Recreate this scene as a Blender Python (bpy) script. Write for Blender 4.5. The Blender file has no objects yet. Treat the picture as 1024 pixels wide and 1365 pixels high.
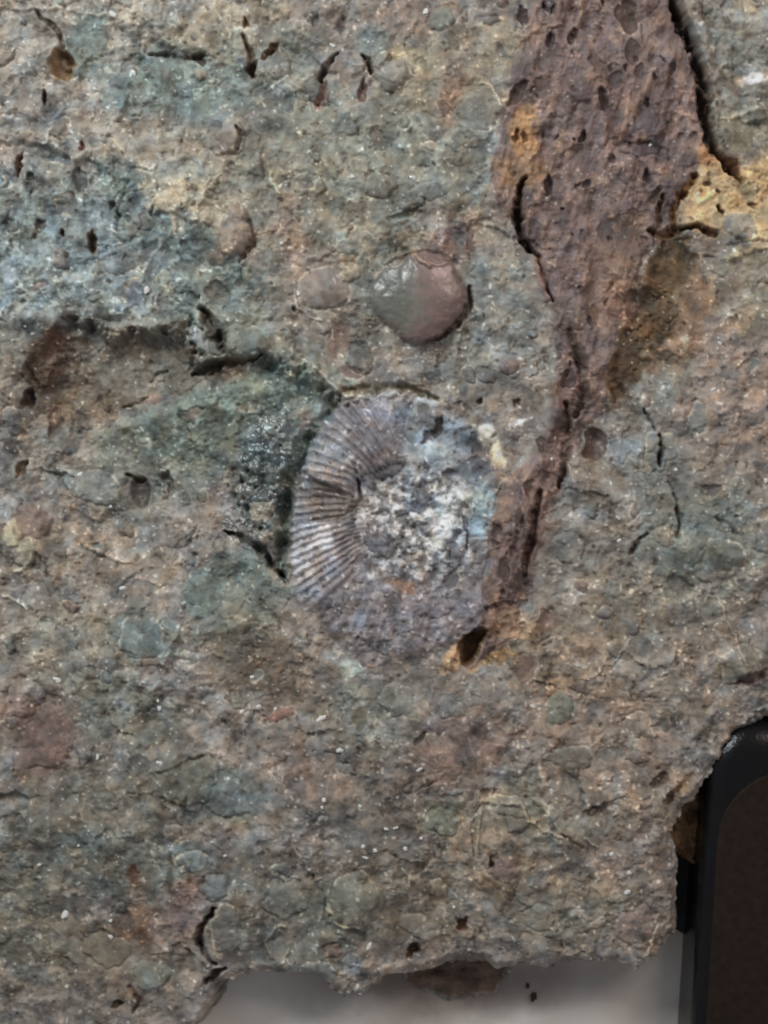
import bpy, math
import numpy as np

# ------------------------------------------------------------------ camera, lamps, exposure
S = 0.0002                      # metres per unit of the plan used below (5 units = 1 mm)
CX, CY = 512.0, 682.5           # plan point under the lens
T = 115.0                       # mean thickness of the slab in plan units
DIST = 0.50
sc = bpy.context.scene
cam_d = bpy.data.cameras.new('camera')
cam = bpy.data.objects.new('camera', cam_d)
sc.collection.objects.link(cam)
cam.location = (0, 0, T * S + DIST)
cam_d.sensor_fit = 'VERTICAL'
cam_d.sensor_height = 24.0
cam_d.lens = 24.0 * DIST / (1365 * S)
cam_d.clip_start = 0.01
cam_d.clip_end = 20.0
cam_d.dof.use_dof = True
cam_d.dof.focus_distance = DIST
cam_d.dof.aperture_fstop = 9.0
sc.camera = cam

world = bpy.data.worlds.new('World')
sc.world = world
world.use_nodes = True
world.node_tree.nodes['Background'].inputs[0].default_value = (0.90, 0.92, 1.0, 1)
world.node_tree.nodes['Background'].inputs[1].default_value = 0.24


def lamp(name, loc, target, size, watts, col):
    d = bpy.data.lights.new(name, 'AREA')
    d.shape = 'DISK'
    d.size = size
    d.energy = watts
    d.color = col
    o = bpy.data.objects.new(name, d)
    sc.collection.objects.link(o)
    o.location = loc
    v = np.array(target) - np.array(loc)
    import mathutils
    o.rotation_euler = mathutils.Vector(v).to_track_quat('-Z', 'Y').to_euler()
    return o


lamp('ceiling_lamp', (-0.37, 0.45, 0.45), (-0.05, 0.10, 0.02), 0.28, 3.35, (0.92, 0.985, 1.0))
lamp('gallery_lamp', (0.46, 0.46, 0.62), (0.06, 0.07, 0.02), 0.42, 2.25, (1.0, 0.83, 0.73))
sc.cycles.filter_width = 2.1
sc.view_settings.view_transform = 'Standard'
sc.view_settings.look = 'None'
sc.view_settings.exposure = 0.0
sc.view_settings.gamma = 1.0
sc.view_settings.use_curve_mapping = False

# ------------------------------------------------------------------ plan grid and noise
rng = np.random.default_rng(11)
STEP = 1.3
f32 = np.float32


def axis(lo, hi, a, b):
    """fine between a and b, coarser towards lo and hi"""
    mid = np.arange(a, b, STEP)
    left, x, s = [], a, STEP
    while x > lo:
        s = min(s * 1.12, 5.0)
        x -= s
        left.append(x)
    right, x, s = [], mid[-1], STEP
    while x < hi:
        s = min(s * 1.12, 5.0)
        x += s
        right.append(x)
    return np.concatenate([left[::-1], mid, right]).astype(f32)


xs = axis(-185, 1205, -22, 1046)
ys = axis(-185, 1440, -22, 1385)
X, Y = np.meshgrid(xs, ys)
NY, NX = X.shape


def table(seed, n=4096):
    r = np.random.default_rng(seed)
    a = r.random(n) * 2 * np.pi
    return r.permutation(n), np.cos(a).astype(f32), np.sin(a).astype(f32), r


def perlin(x, y, scale, seed):
    P, gc, gs, r = table(seed)
    ox, oy = r.random(2) * 50
    gx = x / scale + f32(ox + 40)
    gy = y / scale + f32(oy + 40)
    ix = np.floor(gx).astype(np.int32)
    iy = np.floor(gy).astype(np.int32)
    fx = (gx - ix).astype(f32)
    fy = (gy - iy).astype(f32)

    def corner(dx, dy):
        h = P[(ix + dx + P[(iy + dy) & 4095]) & 4095]
        return gc[h] * (fx - dx) + gs[h] * (fy - dy)
    u = fx * fx * fx * (fx * (fx * 6 - 15) + 10)
    v = fy * fy * fy * (fy * (fy * 6 - 15) + 10)
    a = corner(0, 0)
    a += (corner(1, 0) - a) * u
    b = corner(0, 1)
    b += (corner(1, 1) - b) * u
    return (a + (b - a) * v) * f32(1.5)


def fbm(x, y, scale, octv, seed, gain=0.5):
    o = perlin(x, y, scale, seed)
    g = gain
    for k in range(1, octv):
        o = o + g * perlin(x, y, scale / 2.03 ** k, seed + 101 * k)
        g *= gain
    return o


def worley(x, y, scale, seed, offsets=False):
    r = np.random.default_rng(seed)
    n = 4096
    P = r.permutation(n)
    jx = r.random(n).astype(f32)
    jy = r.random(n).astype(f32)
    gx = x / scale + 60
    gy = y / scale + 60
    ix = np.floor(gx).astype(np.int32)
    iy = np.floor(gy).astype(np.int32)
    F1 = np.full(x.shape, 9, f32)
    F2 = np.full(x.shape, 9, f32)
    I = np.zeros(x.shape, np.int32)
    U = np.zeros(x.shape, f32)
    V = np.zeros(x.shape, f32)
    for dx in (-1, 0, 1):
        for dy in (-1, 0, 1):
            h = P[(ix + dx + P[(iy + dy) & 4095]) & 4095]
            ex = (gx - (ix + dx + jx[h])).astype(f32)
            ey = (gy - (iy + dy + jy[h])).astype(f32)
            d = np.hypot(ex, ey)
            near = d < F1
            U = np.where(near, ex, U)
            V = np.where(near, ey, V)
            F2 = np.where(near, F1, np.minimum(F2, d))
            I = np.where(near, h, I)
            F1 = np.where(near, d, F1)
    R = np.random.default_rng(seed + 5).random((n, 3)).astype(f32)
    if offsets:
        return F1, F2, R[I], U, V
    return F1, F2, R[I]


def sstep(a, b, x):
    t = np.clip((x - a) / (b - a), 0, 1)
    return t * t * (3 - 2 * t)


# warped plan coordinates: every hand-laid feature gets an irregular edge
W1 = fbm(X, Y, 46, 3, 1)
W2 = fbm(X, Y, 46, 3, 2)
w1 = fbm(X, Y, 11, 2, 3)
w2 = fbm(X, Y, 11, 2, 4)
XW = X + 6.5 * W1 + 2.6 * w1
YW = Y + 6.5 * W2 + 2.6 * w2
XF = X + 2.2 * w1 + 3.0 * W1       # lightly warped
YF = Y + 2.2 * w2 + 3.0 * W2

H = np.zeros(X.shape, f32)       # form
A = np.ones(X.shape, f32)        # how much fine relief
M = np.ones(X.shape, f32)        # how much colour mottling
R = np.full(X.shape, 0.62, f32)  # roughness
C = np.empty(X.shape + (3,), f32)
C[:] = (119, 111, 102)
ID = np.zeros(X.shape, np.int32)
names = {0: 'matrix'}


def new_id(name):
    k = len(names)
    names[k] = name
    return k


def win(x0, x1, y0, y1, pad=14):
    return (slice(max(0, np.searchsorted(ys, y0 - pad)), np.searchsorted(ys, y1 + pad) + 1),
            slice(max(0, np.searchsorted(xs, x0 - pad)), np.searchsorted(xs, x1 + pad) + 1))


def ell(cx, cy, rx, ry, ang, seed=None, warp=True, lump=0.16):
    m = max(rx, ry) * 1.6
    s = win(cx - m, cx + m, cy - m, cy + m)
    x = (XW if warp else XF)[s] - cx
    y = (YW if warp else YF)[s] - cy
    c, n = math.cos(math.radians(ang)), math.sin(math.radians(ang))
    u = (x * c + y * n) / rx
    v = (-x * n + y * c) / ry
    d = np.hypot(u, v)
    if seed is not None:
        r = np.random.default_rng(seed)
        th = np.arctan2(v, u)
        q = 1.0
        for k in (2, 3, 4, 5):
            q = q + lump * r.normal() / k ** 0.6 * np.cos(k * th + r.random() * 6.3)
        d = d / np.clip(q, 0.6, 1.5)
    return s, d, u, v


def tint(s, m, col, a=1.0):
    C[s] += (np.array(col, f32) - C[s]) * (m * a)[..., None]


def zone(cx, cy, rx, ry, ang, col, a=0.8, soft=0.35):
    s, d, u, v = ell(cx, cy, rx, ry, ang)
    d = d + 0.30 * W1[s] + 0.16 * w2[s] + 0.1 * w1[s]
    tint(s, sstep(1 + soft, 1 - soft, d), col, min(.96, a * 1.2))


def polysd(pts, s, x, y):
    """signed distance to a closed polygon, negative inside"""
    p = np.array(pts, f32)
    q = np.roll(p, -1, 0)
    best = np.full(x.shape, 1e9, f32)
    inside = np.zeros(x.shape, bool)
    for (ax, ay), (bx, by) in zip(p, q):
        ex, ey = bx - ax, by - ay
        t = np.clip(((x - ax) * ex + (y - ay) * ey) / (ex * ex + ey * ey + 1e-9), 0, 1)
        best = np.minimum(best, (x - ax - t * ex) ** 2 + (y - ay - t * ey) ** 2)
        if ay != by:
            hit = ((ay > y) != (by > y)) & (x < (bx - ax) * (y - ay) / (by - ay) + ax)
            inside ^= hit
    d = np.sqrt(best)
    return np.where(inside, -d, d)


def poly(pts, pad=40, warp=True):
    p = np.array(pts)
    s = win(p[:, 0].min(), p[:, 0].max(), p[:, 1].min(), p[:, 1].max(), pad)
    x, y = (XW[s], YW[s]) if warp else (XF[s], YF[s])
    return s, polysd(pts, s, x, y)


def polyzone(pts, col, a=0.8, soft=8):
    s, d = poly(pts)
    d = d + 7 * w1[s]
    tint(s, sstep(soft, -soft, d), col, a)
    return s, d


def line(pts, warp=True, pad=None):
    """distance to a polyline and the width interpolated along it"""
    p = np.array(pts, f32)
    mw = p[:, 2].max()
    s = win(p[:, 0].min(), p[:, 0].max(), p[:, 1].min(), p[:, 1].max(), (pad or mw * 3) + 8)
    x, y = (XW[s], YW[s]) if warp else (XF[s], YF[s])
    best = np.full(x.shape, 1e9, f32)
    wid = np.ones(x.shape, f32)
    side = np.zeros(x.shape, f32)
    for a, b in zip(p[:-1], p[1:]):
        e = b - a
        t = np.clip(((x - a[0]) * e[0] + (y - a[1]) * e[1]) / (e[0] ** 2 + e[1] ** 2 + 1e-9), 0, 1)
        d = (x - a[0] - t * e[0]) ** 2 + (y - a[1] - t * e[1]) ** 2
        near = d < best
        best = np.where(near, d, best)
        wid = np.where(near, a[2] + t * e[2], wid)
        side = np.where(near, (x - a[0]) * e[1] - (y - a[1]) * e[0], side)
    return s, np.sqrt(best), wid, side


def crack(pts, depth, col=None, warp=False, a=0.8):
    s, d, w, _ = line(pts, warp)
    m = sstep(1.5, 0.25, d / w + .2 * w2[s])
    H[s] -= depth * m * np.clip(.85 + .8 * W2[s] + .4 * w1[s], .35, 1.3)
    A[s] *= 1 - 0.5 * m
    if col is not None:
        tint(s, m, col, a)


def ridge(pts, height, col=None, a=0.7, warp=False):
    s, d, w, _ = line(pts, warp)
    m = sstep(1.2, 0.0, d / w)
    H[s] += height * m
    if col is not None:
        tint(s, m, col, a)


def bump(cx, cy, rx, ry, ang, h, col=None, a=0.6, smooth=0.4, seed=1, tilt=(0, 0), rough=None):
    s, d, u, v = ell(cx, cy, rx, ry, ang, seed)
    m = sstep(1.1, 0.8, d)
    H[s] += h * np.sqrt(np.clip(1 - (d * 0.95) ** 2, 0, 1)) * (1 + tilt[0] * u + tilt[1] * v)
    A[s] *= 1 - smooth * m
    if col is not None:
        tint(s, m, col, a)
    if rough is not None:
        R[s] += (rough - R[s]) * m


def pit(cx, cy, rx, ry, ang, depth, col=None, a=0.85, seed=1, warp=False, inner=0.45, smooth=0.5):
    s, d, u, v = ell(cx, cy, rx, ry, ang, seed, warp)
    m = sstep(1.08, inner, d)
    H[s] -= depth * m
    A[s] *= 1 - smooth * m
    if col is not None:
        tint(s, sstep(1.15, 0.85, d), col, a)


def clast(cx, cy, rx, ry, ang, col, h=2.0, groove=1.2, a=0.72, smooth=0.5, mott=0.25, seed=1, rim=None, warp=False,
          part='clast', rough=None, tilt=(0, 0), lump=0.10, flat=.4):
    s, d, u, v = ell(cx, cy, rx, ry, ang, seed, warp, lump)
    m = sstep(1.1, 0.9, d)
    rm = min(rx, ry)
    core = d < 1
    if core.any():
        H[s] += (H[s][core].mean() - H[s]) * m * flat
    H[s] += h * np.clip(1 - d * d, 0, 1) ** 0.6 * (1 + tilt[0] * u + tilt[1] * v) + (0.35 * h if h > 0 else 0.4 * h) * m
    H[s] -= groove * np.exp(-(((d - 1.03) * rm) / 1.7) ** 2)
    A[s] *= 1 - smooth * m
    M[s] *= 1 - mott * m
    tint(s, m, col, a)
    if rim is not None:
        tint(s, np.exp(-(((d - 1.0) * rm) / 1.5) ** 2) * sstep(-0.3, 0.6, w1[s] + W2[s] + 0.25), rim, 0.75)
    if rough is not None:
        R[s] += (rough - R[s]) * m
    if part:
        k = new_id(part)
        t = ID[s]
        t[d < 1.0] = k
        return k


# ------------------------------------------------------------------ colour regions of the stone
BUFF, TEAL, BLUE = (148, 137, 114), (92, 105, 100), (101, 111, 107)
GREY, GREEN, ROSE = (116, 113, 106), (102, 108, 96), (122, 98, 86)
OLIVE, WARM = (100, 96, 80), (134, 116, 98)
for z in [
    (150, 40, 190, 60, 0, (138, 131, 116), .7), (60, 120, 110, 120, 0, (128, 122, 112), .6),
    (110, 60, 26, 50, 25, TEAL, .7), (240, 115, 110, 48, 5, TEAL, .75), (300, 75, 90, 40, 10, (104, 112, 104), .6),
    (375, 110, 70, 70, 0, (106, 110, 102), .6), (250, 260, 90, 30, 12, BUFF, .75), (300, 40, 80, 36, 0, (142, 132, 112), .5),
    (200, 200, 110, 45, 0, (132, 126, 112), .6), (70, 330, 170, 100, 0, BLUE, .8), (190, 350, 130, 80, 20, (100, 110, 110), .75),
    (60, 400, 160, 50, 0, (112, 121, 118), .6), (330, 420, 120, 70, 20, (106, 114, 104), .65),
    (440, 240, 150, 110, 0, (112, 112, 98), .6), (470, 320, 110, 40, 0, (126, 118, 100), .5), (560, 200, 110, 90, 0, (108, 110, 98), .6),
    (500, 57, 24, 24, 0, (98, 107, 101), .6), (545, 75, 26, 16, 20, (156, 142, 104), .7), (605, 90, 90, 60, -20, (126, 116, 96), .6),
    (560, 20, 60, 24, 0, (126, 106, 92), .5), (600, 130, 18, 50, 10, (122, 92, 74), .5), (650, 210, 15, 55, 12, (116, 120, 114), .6),
    (600, 330, 50, 28, -30, (112, 86, 78), .6), (650, 400, 70, 70, 0, (112, 114, 106), .6), (620, 480, 90, 50, 0, (110, 110, 104), .6),
    (420, 400, 60, 60, 0, (128, 112, 100), .5), (385, 300, 26, 50, 0, (128, 106, 90), .5),
    (150, 500, 140, 70, 0, (92, 86, 72), .55), (66, 480, 30, 60, 18, (66, 50, 38), .85), (110, 540, 50, 30, 0, (88, 74, 58), .5),
    (320, 545, 130, 45, -18, (104, 116, 104), .75), (230, 600, 120, 50, 0, (96, 104, 92), .6), (355, 620, 44, 95, 10, (80, 90, 88), .8),
    (180, 660, 60, 50, 0, (86, 86, 78), .5), (100, 740, 130, 40, 10, (132, 118, 100), .5), (60, 610, 60, 40, 0, (110, 108, 98), .4),
    (310, 790, 60, 60, 30, (92, 106, 100), .7), (330, 860, 50, 60, 0, (92, 84, 66), .5), (370, 900, 60, 45, 0, (92, 76, 60), .55),
    (190, 850, 50, 36, 30, (96, 104, 98), .75), (90, 860, 90, 60, 0, (118, 112, 96), .5), (60, 985, 38, 62, 15, (108, 84, 74), .7),
    (20, 950, 30, 30, 0, (114, 88, 76), .5), (170, 950, 90, 50, 20, (98, 100, 88), .5), (300, 1055, 60, 36, 20, (98, 108, 104), .7),
    (150, 1080, 150, 60, 0, (98, 94, 82), .6), (100, 1150, 130, 50, 0, (92, 94, 84), .6), (250, 1150, 40, 30, 0, (96, 104, 100), .6),
    (255, 1210, 30, 45, 20, (116, 92, 86), .7), (120, 1290, 100, 60, 0, (102, 92, 78), .5), (180, 1240, 36, 30, 0, (102, 80, 66), .6),
    (30, 1230, 60, 80, 0, (98, 96, 80), .5), (360, 1220, 110, 80, 0, (96, 96, 86), .5), (420, 1010, 70, 50, 0, (112, 94, 82), .5),
    (480, 960, 70, 50, 0, (98, 100, 90), .5), (610, 1000, 70, 46, -25, (110, 88, 78), .6), (560, 1050, 90, 30, -20, (104, 90, 78), .5),
    (590, 1090, 30, 26, 0, (96, 104, 86), .6), (480, 1110, 60, 50, 0, (96, 92, 84), .5), (460, 1220, 60, 50, 0, (98, 98, 86), .5),
    (560, 1200, 80, 60, 0, (108, 98, 80), .5), (660, 1130, 60, 60, 0, (132, 112, 90), .6), (740, 1080, 80, 60, 0, (104, 100, 84), .5),
    (800, 960, 90, 110, 10, (132, 110, 92), .55), (740, 860, 80, 60, 0, (130, 112, 90), .5), (900, 850, 90, 90, 0, (118, 112, 98), .5),
    (830, 790, 80, 40, 0, (128, 116, 98), .5), (800, 700, 90, 90, 0, (112, 106, 96), .5), (930, 690, 80, 100, 10, (98, 106, 98), .65),
    (880, 600, 60, 80, 0, (108, 108, 102), .6), (970, 520, 90, 130, 0, (132, 114, 100), .65), (880, 500, 40, 40, 0, (106, 106, 96), .6),
    (1000, 380, 60, 60, 0, (122, 114, 94), .6), (840, 1180, 60, 90, 0, (124, 106, 92), .5), (760, 1220, 100, 60, 0, (112, 104, 88), .5),
    (990, 80, 60, 90, 0, (118, 116, 106), .7), (985, 170, 50, 40, 0, (106, 98, 78), .6), (1000, 20, 60, 30, 0, (134, 132, 120), .5),
    (870, 1060, 50, 60, 40, (118, 100, 82), .5), (985, 255, 60, 42, 8, (172, 140, 92), .9), (1030, 250, 60, 50, 0, (178, 148, 100), .8),
    (880, 420, 70, 60, -40, (120, 88, 60), .6), (950, 890, 60, 50, 0, (128, 112, 98), .5),
]:
    zone(*z)

polyzone([(120, 218), (150, 204), (172, 212), (178, 246), (199, 281), (288, 306), (304, 330), (240, 344), (150, 296)], (86, 97, 92), .8, 6)
polyzone([(176, 240), (250, 233), (300, 252), (330, 290), (337, 330), (304, 346), (290, 308), (230, 289), (197, 279)], (146, 136, 114), .65, 7)
# ------------------------------------------------------------------ broad form
H += 13 * fbm(X, Y, 330, 2, 20) + 6.5 * fbm(X, Y, 105, 2, 21) + 3.4 * fbm(X, Y, 42, 2, 22)
for sca, off, til, sd_ in ((80, 3.4, 8.0, 81), (38, 1.3, 4.0, 82)):
    _, _, rv, uu, vv = worley(XW + 5 * W2, YW - 5 * W1, sca, sd_, True)
    gate = sstep(-.1, .5, fbm(X, Y, 95, 2, sd_ + 7))
    H += gate * (off * (rv[..., 0] - .5) * 2 + til * ((rv[..., 1] - .5) * uu + (rv[..., 2] - .5) * vv) * 2)
H -= 26 * sstep(1080, 1320, Y) ** 1.3

# hollow left of the fossil, deep under its upper lip and rising slowly again below it
hollow = [(22, 560), (30, 500), (60, 448), (92, 428), (150, 446), (232, 444), (252, 424), (262, 494), (345, 474), (400, 496),
          (446, 528), (430, 580), (398, 700), (392, 800), (320, 830), (180, 820), (60, 760)]
s, d = poly(hollow, 60)
fade = sstep(820, 600, YW[s]) * 0.75 + 0.25 * sstep(880, 700, YW[s])
d = d + 12 * W2[s] + 5 * w1[s]
H[s] -= 27 * sstep(9, -11, d) * fade * (.25 + .75 * sstep(30, 190, X[s]))
s, d = poly([(60, 448), (92, 428), (232, 444), (252, 424), (262, 494), (232, 520), (110, 560), (40, 560), (30, 500)], 50)
H[s] -= 8 * sstep(14, -30, d + 10 * W1[s])
ridge([(170, 566, 16), (250, 548, 26), (330, 526, 30), (410, 500, 22)], 11, (106, 118, 106), .6, True)
ridge([(196, 590, 8), (205, 630, 9), (222, 660, 8)], 6, None, .6, True)
# blue-grey lower level below the buff shelf
s, d = poly([(-190, 190), (60, 196), (120, 218), (176, 246), (197, 281), (288, 306), (300, 340), (345, 400), (250, 424), (60, 445), (-190, 460)], 60)
H[s] -= 6.0 * sstep(5, -6, d)
# teal step at the top
s, d = poly([(72, 12), (104, 84), (150, 104), (182, 132), (262, 132), (330, 100), (300, 66), (210, 62), (150, 30), (110, -10)], 40)
H[s] -= 4.5 * sstep(4, -5, d)
# block beyond the deep crack stands a little lower
s, d = poly([(905, -190), (945, 60), (958, 140), (955, 200), (1000, 240), (1220, 260), (1220, -190)], 40)
H[s] -= 9 * sstep(5, -6, d)

# ------------------------------------------------------------------ scattered clasts
def taken(x, y):
    if 370 < x < 670 and 520 < y < 895:
        return True
    return False


vein_pts = [(700, -190), (715, 0), (692, 55), (676, 140), (655, 225), (664, 270), (690, 300), (716, 350), (735, 410), (744, 480), (730, 560),
            (702, 615), (666, 648), (642, 720), (636, 790), (634, 832), (612, 872), (632, 892), (676, 858), (700, 806), (716, 752),
            (736, 676), (758, 604), (806, 546), (815, 482), (826, 430), (858, 356), (884, 306), (905, 266), (932, 224), (944, 204),
            (938, 150), (932, 96), (916, 42), (894, 0), (890, -190)]
vp = np.array(vein_pts, f32)


def in_vein(x, y):
    return polysd(vein_pts, None, np.array([[x]], f32), np.array([[y]], f32))[0, 0] < 10


PAL = [(96, 104, 102), (112, 112, 104), (90, 86, 78), (126, 116, 100), (106, 84, 74), (92, 98, 86), (140, 126, 106), (84, 82, 80), (104, 110, 106), (116, 98, 86)]
placed = []
k = 0
while k < 185:
    x, y = rng.uniform(-60, 1084), rng.uniform(-60, 1290)
    r = rng.choice([6, 8, 10, 13, 17, 22], p=[.2, .27, .22, .16, .1, .05]) * rng.uniform(.85, 1.2)
    if taken(x, y) or in_vein(x, y) or (x > 880 and y > 1010) or any((x - a) ** 2 + (y - b) ** 2 < (r + q) ** 2 * 1.2 for a, b, q in placed):
        continue
    placed.append((x, y, r))
    col = np.array(PAL[rng.integers(len(PAL))]) + rng.normal(0, 5)
    clast(x, y, r, r * rng.uniform(.55, .95), rng.uniform(0, 180), col, h=rng.choice([-1.8, 1.5, 2.6, 3.6]), groove=rng.uniform(.6, 2.0),
          a=rng.uniform(.35, .75), smooth=rng.uniform(.2, .65), seed=k + 50, rim=(168, 158, 138) if rng.random() < .35 else None, warp=True)
    k += 1

# ------------------------------------------------------------------ the red-brown vein
s, d = poly(vein_pts, 40)
VD = np.full(X.shape, 99, f32)
VD[s] = d + 3.0 * w1[s]
s = (slice(None), slice(None))
vm = sstep(5, -6, VD)
vcol = np.empty_like(C)
vcol[:] = (99, 80, 75)
low = sstep(420, 620, Y)
vcol += (np.array((100, 79, 72), f32) - vcol) * low[..., None]
pp = sstep(-0.1, 0.7, fbm(X, Y, 70, 3, 31))
vcol += (np.array((104, 86, 84), f32) - vcol) * (pp * 0.8 * (1 - low))[..., None]
st = fbm(X * 1.0 + 0.25 * Y, Y * 0.30, 16, 3, 33)
vcol += (np.array((150, 116, 90), f32) - vcol) * (sstep(0.15, 0.75, st) * 0.55)[..., None]
vcol += (np.array((76, 56, 52), f32) - vcol) * (sstep(-0.2, -0.8, st) * 0.6)[..., None]
tanm = sstep(.0, .55, fbm(X, Y * .8, 17, 3, 34)) * sstep(-.35, .35, fbm(X, Y, 60, 2, 35) + .15)
vcol += (np.array((142, 112, 92), f32) - vcol) * (tanm * .55)[..., None]
drk = sstep(.1, .6, fbm(X, Y * .7, 22, 3, 36))
vcol += (np.array((80, 62, 60), f32) - vcol) * (drk * .6)[..., None]
C += (vcol - C) * (vm * 0.94)[..., None]
H += vm * (4.0 * sstep(8, -12, VD) + 3.2 * st - 1.0)
M *= 1 - 0.25 * vm
VEIN = new_id('vein')
ID[VD < 0] = VEIN
# lower ridge of the vein with its shaded right flank
ridge([(742, 470, 10), (738, 560, 13), (705, 640, 24), (690, 700, 26), (672, 800, 24)], 9)
for cr, dep in [([(757, 540, 5), (758, 575, 7), (753, 632, 6), (744, 650, 3)], 14), ([(722, 655, 3), (712, 690, 7), (706, 730, 7), (700, 765, 3)], 17),
                ([(762, 440, 4), (768, 462, 8), (774, 492, 7), (779, 530, 6), (770, 555, 4)], 14)]:
    crack(cr, dep, (76, 58, 50))
PUR = (88, 72, 74)
for i, (x, y, rx, ry, an, col, h) in enumerate([
    (836, 22, 12, 24, -8, (80, 62, 54), -7), (842, 72, 9, 16, 0, (84, 64, 58), -4), (735, 78, 10, 19, 25, (98, 82, 82), -2), (775, 124, 14, 13, 0, (96, 80, 80), 2),
    (803, 135, 6, 15, -12, (70, 56, 50), -6), (814, 157, 7, 15, 0, (96, 70, 66), -2), (866, 196, 18, 11, -28, (78, 66, 70), 3), (862, 164, 14, 15, 0, (98, 84, 86), 2),
    (793, 80, 7, 12, -25, (88, 70, 64), -3), (733, 52, 6, 9, 20, (72, 54, 50), -7), (762, 52, 5, 8, 0, (70, 52, 48), -6), (698, 18, 6, 13, -10, (76, 56, 54), -5),
    (720, 112, 7, 9, 0, (92, 72, 68), -2), (690, 125, 8, 18, 35, (78, 58, 52), -6), (861, 235, 5, 9, 0, (66, 54, 54), -5), (733, 247, 5, 12, 0, (68, 52, 50), -7),
    (781, 247, 5, 6, 0, (70, 56, 56), -4), (808, 308, 11, 15, -20, (76, 62, 62), -3), (838, 325, 24, 18, 20, (84, 74, 76), -1), (752, 285, 7, 16, 0, (92, 76, 74), -1),
    (776, 180, 4, 8, 20, (62, 46, 44), -6), (895, 92, 4, 8, 0, (78, 58, 56), -4), (893, 115, 5, 12, 0, (84, 66, 64), -3), (862, 137, 4, 5, 0, (64, 50, 48), -5),
    (817, 212, 4, 6, 0, (74, 60, 60), -4), (884, 210, 6, 5, 0, (84, 68, 66), 1), (853, 95, 5, 9, 0, (88, 68, 64), -3), (819, 110, 7, 12, 30, (88, 72, 70), -3),
    (760, 445, 5, 13, 0, (84, 62, 54), 1), (705, 650, 6, 11, 0, (84, 62, 56), -3), (690, 690, 6, 9, 0, (88, 66, 60), -2), (672, 760, 7, 14, 0, (84, 62, 58), -3),
    (720, 590, 5, 9, 0, (78, 58, 50), -4), (842, 408, 9, 17, 0, (84, 58, 46), -5), (790, 420, 7, 15, -20, (104, 76, 58), -3), (785, 390, 9, 12, 0, (94, 70, 58), -2),
    (660, 705, 5, 8, 0, (80, 58, 54), -3), (684, 735, 5, 7, 0, (80, 58, 54), -3), (758, 505, 9, 12, 10, (76, 56, 50), -4), (872, 262, 5, 12, 25, (78, 58, 44), -5),
]):
    clast(x, y, rx * 1.1, ry * 1.1, an, np.array(col) * .84, h=h, groove=.8, seed=400 + i, a=.92, part='vein_clast', smooth=.6, lump=.1)
for i in range(150):
    x, y = rng.uniform(655, 940), rng.uniform(-20, 840)
    if polysd(vein_pts, None, np.array([[x]], f32), np.array([[y]], f32))[0, 0] > -9:
        continue
    pit(x, y, rng.uniform(1.8, 4.2), rng.uniform(3, 7.5), rng.uniform(-30, 30), rng.uniform(1.5, 5), (70, 53, 50), seed=900 + i, a=.85)
# slot inside the vein and its thin continuation
crack([(702, 236, 2.5), (694, 252, 5), (690, 275, 6.5), (691, 296, 6), (698, 318, 4.5), (710, 334, 4), (720, 342, 2.5)], 26, (60, 46, 36))
crack([(718, 342, 2), (728, 368, 2.6), (738, 402, 2)], 9, (82, 60, 48))
ridge([(712, 340, 5), (722, 372, 6), (732, 400, 5)], 4, (128, 96, 84))
# deep crack between the vein and the right block
crack([(892, -40, 6), (902, 10, 9), (920, 50, 9), (934, 92, 9), (940, 132, 11), (943, 165, 9), (950, 192, 8), (963, 212, 7), (978, 228, 9), (990, 238, 4)], 40, (62, 50, 42))
zone(982, 222, 20, 12, 40, (84, 56, 38), .8)
# ochre ground and brown stains
polyzone([(908, 262), (935, 214), (960, 222), (990, 240), (1060, 224), (1210, 230), (1210, 300), (1030, 318), (965, 312), (940, 300), (925, 308), (905, 300)], (176, 146, 102), .85, 9)
zone(945, 206, 16, 15, 0, (176, 128, 84), .9)
zone(697, 176, 17, 32, 0, (166, 120, 74), .75)
pit(689, 181, 4.5, 10, 5, 9, (96, 62, 34), seed=3)
pit(698, 182, 3, 9, 5, 6, (104, 70, 40), seed=4)
zone(692, 232, 34, 26, 20, (140, 104, 70), .6)
polyzone([(886, 306), (920, 318), (932, 350), (915, 375), (890, 400), (905, 430), (890, 450), (868, 460), (856, 500), (835, 530), (812, 548), (815, 480), (828, 440), (856, 410), (866, 360)], (70, 51, 28), .95, 10)
zone(885, 445, 16, 10, -40, (60, 43, 20), .85)
zone(830, 500, 14, 36, 8, (66, 47, 28), .75)
zone(822, 365, 34, 60, 10, (126, 96, 74), .5)
s, d = poly([(888, 312), (918, 318), (925, 345), (905, 380), (880, 420), (868, 462), (850, 512), (822, 545), (815, 500), (826, 440), (856, 400), (868, 350)], 30)
H[s] -= 9 * sstep(6, -8, d)
crack([(866, 306, 4), (880, 312, 7), (896, 308, 8), (914, 304, 4), (930, 300, 4), (948, 310, 5), (956, 312, 2)], 20, (78, 48, 22))
crack([(900, 300, 4), (898, 280, 4), (908, 258, 5), (924, 240, 6)], 13, (120, 78, 40))
crack([(880, 300, 3), (878, 280, 4), (884, 262, 3)], 12, (84, 54, 30))
for x, y, rx, ry, an, dp in [(926, 233, 6, 5, 0, 10), (961, 279, 4, 6, 0, 9), (1002, 271, 8, 4, 5, 5), (942, 246, 4, 4, 0, 5), (912, 262, 4, 8, 30, 8), (958, 255, 3, 3, 0, 4)]:
    pit(x, y, rx, ry, an, dp, (96, 66, 40), seed=int(x))
clast(986, 300, 24, 17, 25, (114, 116, 112), h=2, seed=71, groove=1)
ridge([(968, 344, 5), (990, 334, 6), (1030, 328, 5)], 5, (182, 156, 112))
crack([(970, 326, 2), (1000, 322, 2.5), (1030, 322, 2)], 6)
ridge([(962, 158, 4), (990, 152, 5), (1024, 142, 4)], 4, (146, 136, 116))
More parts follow.
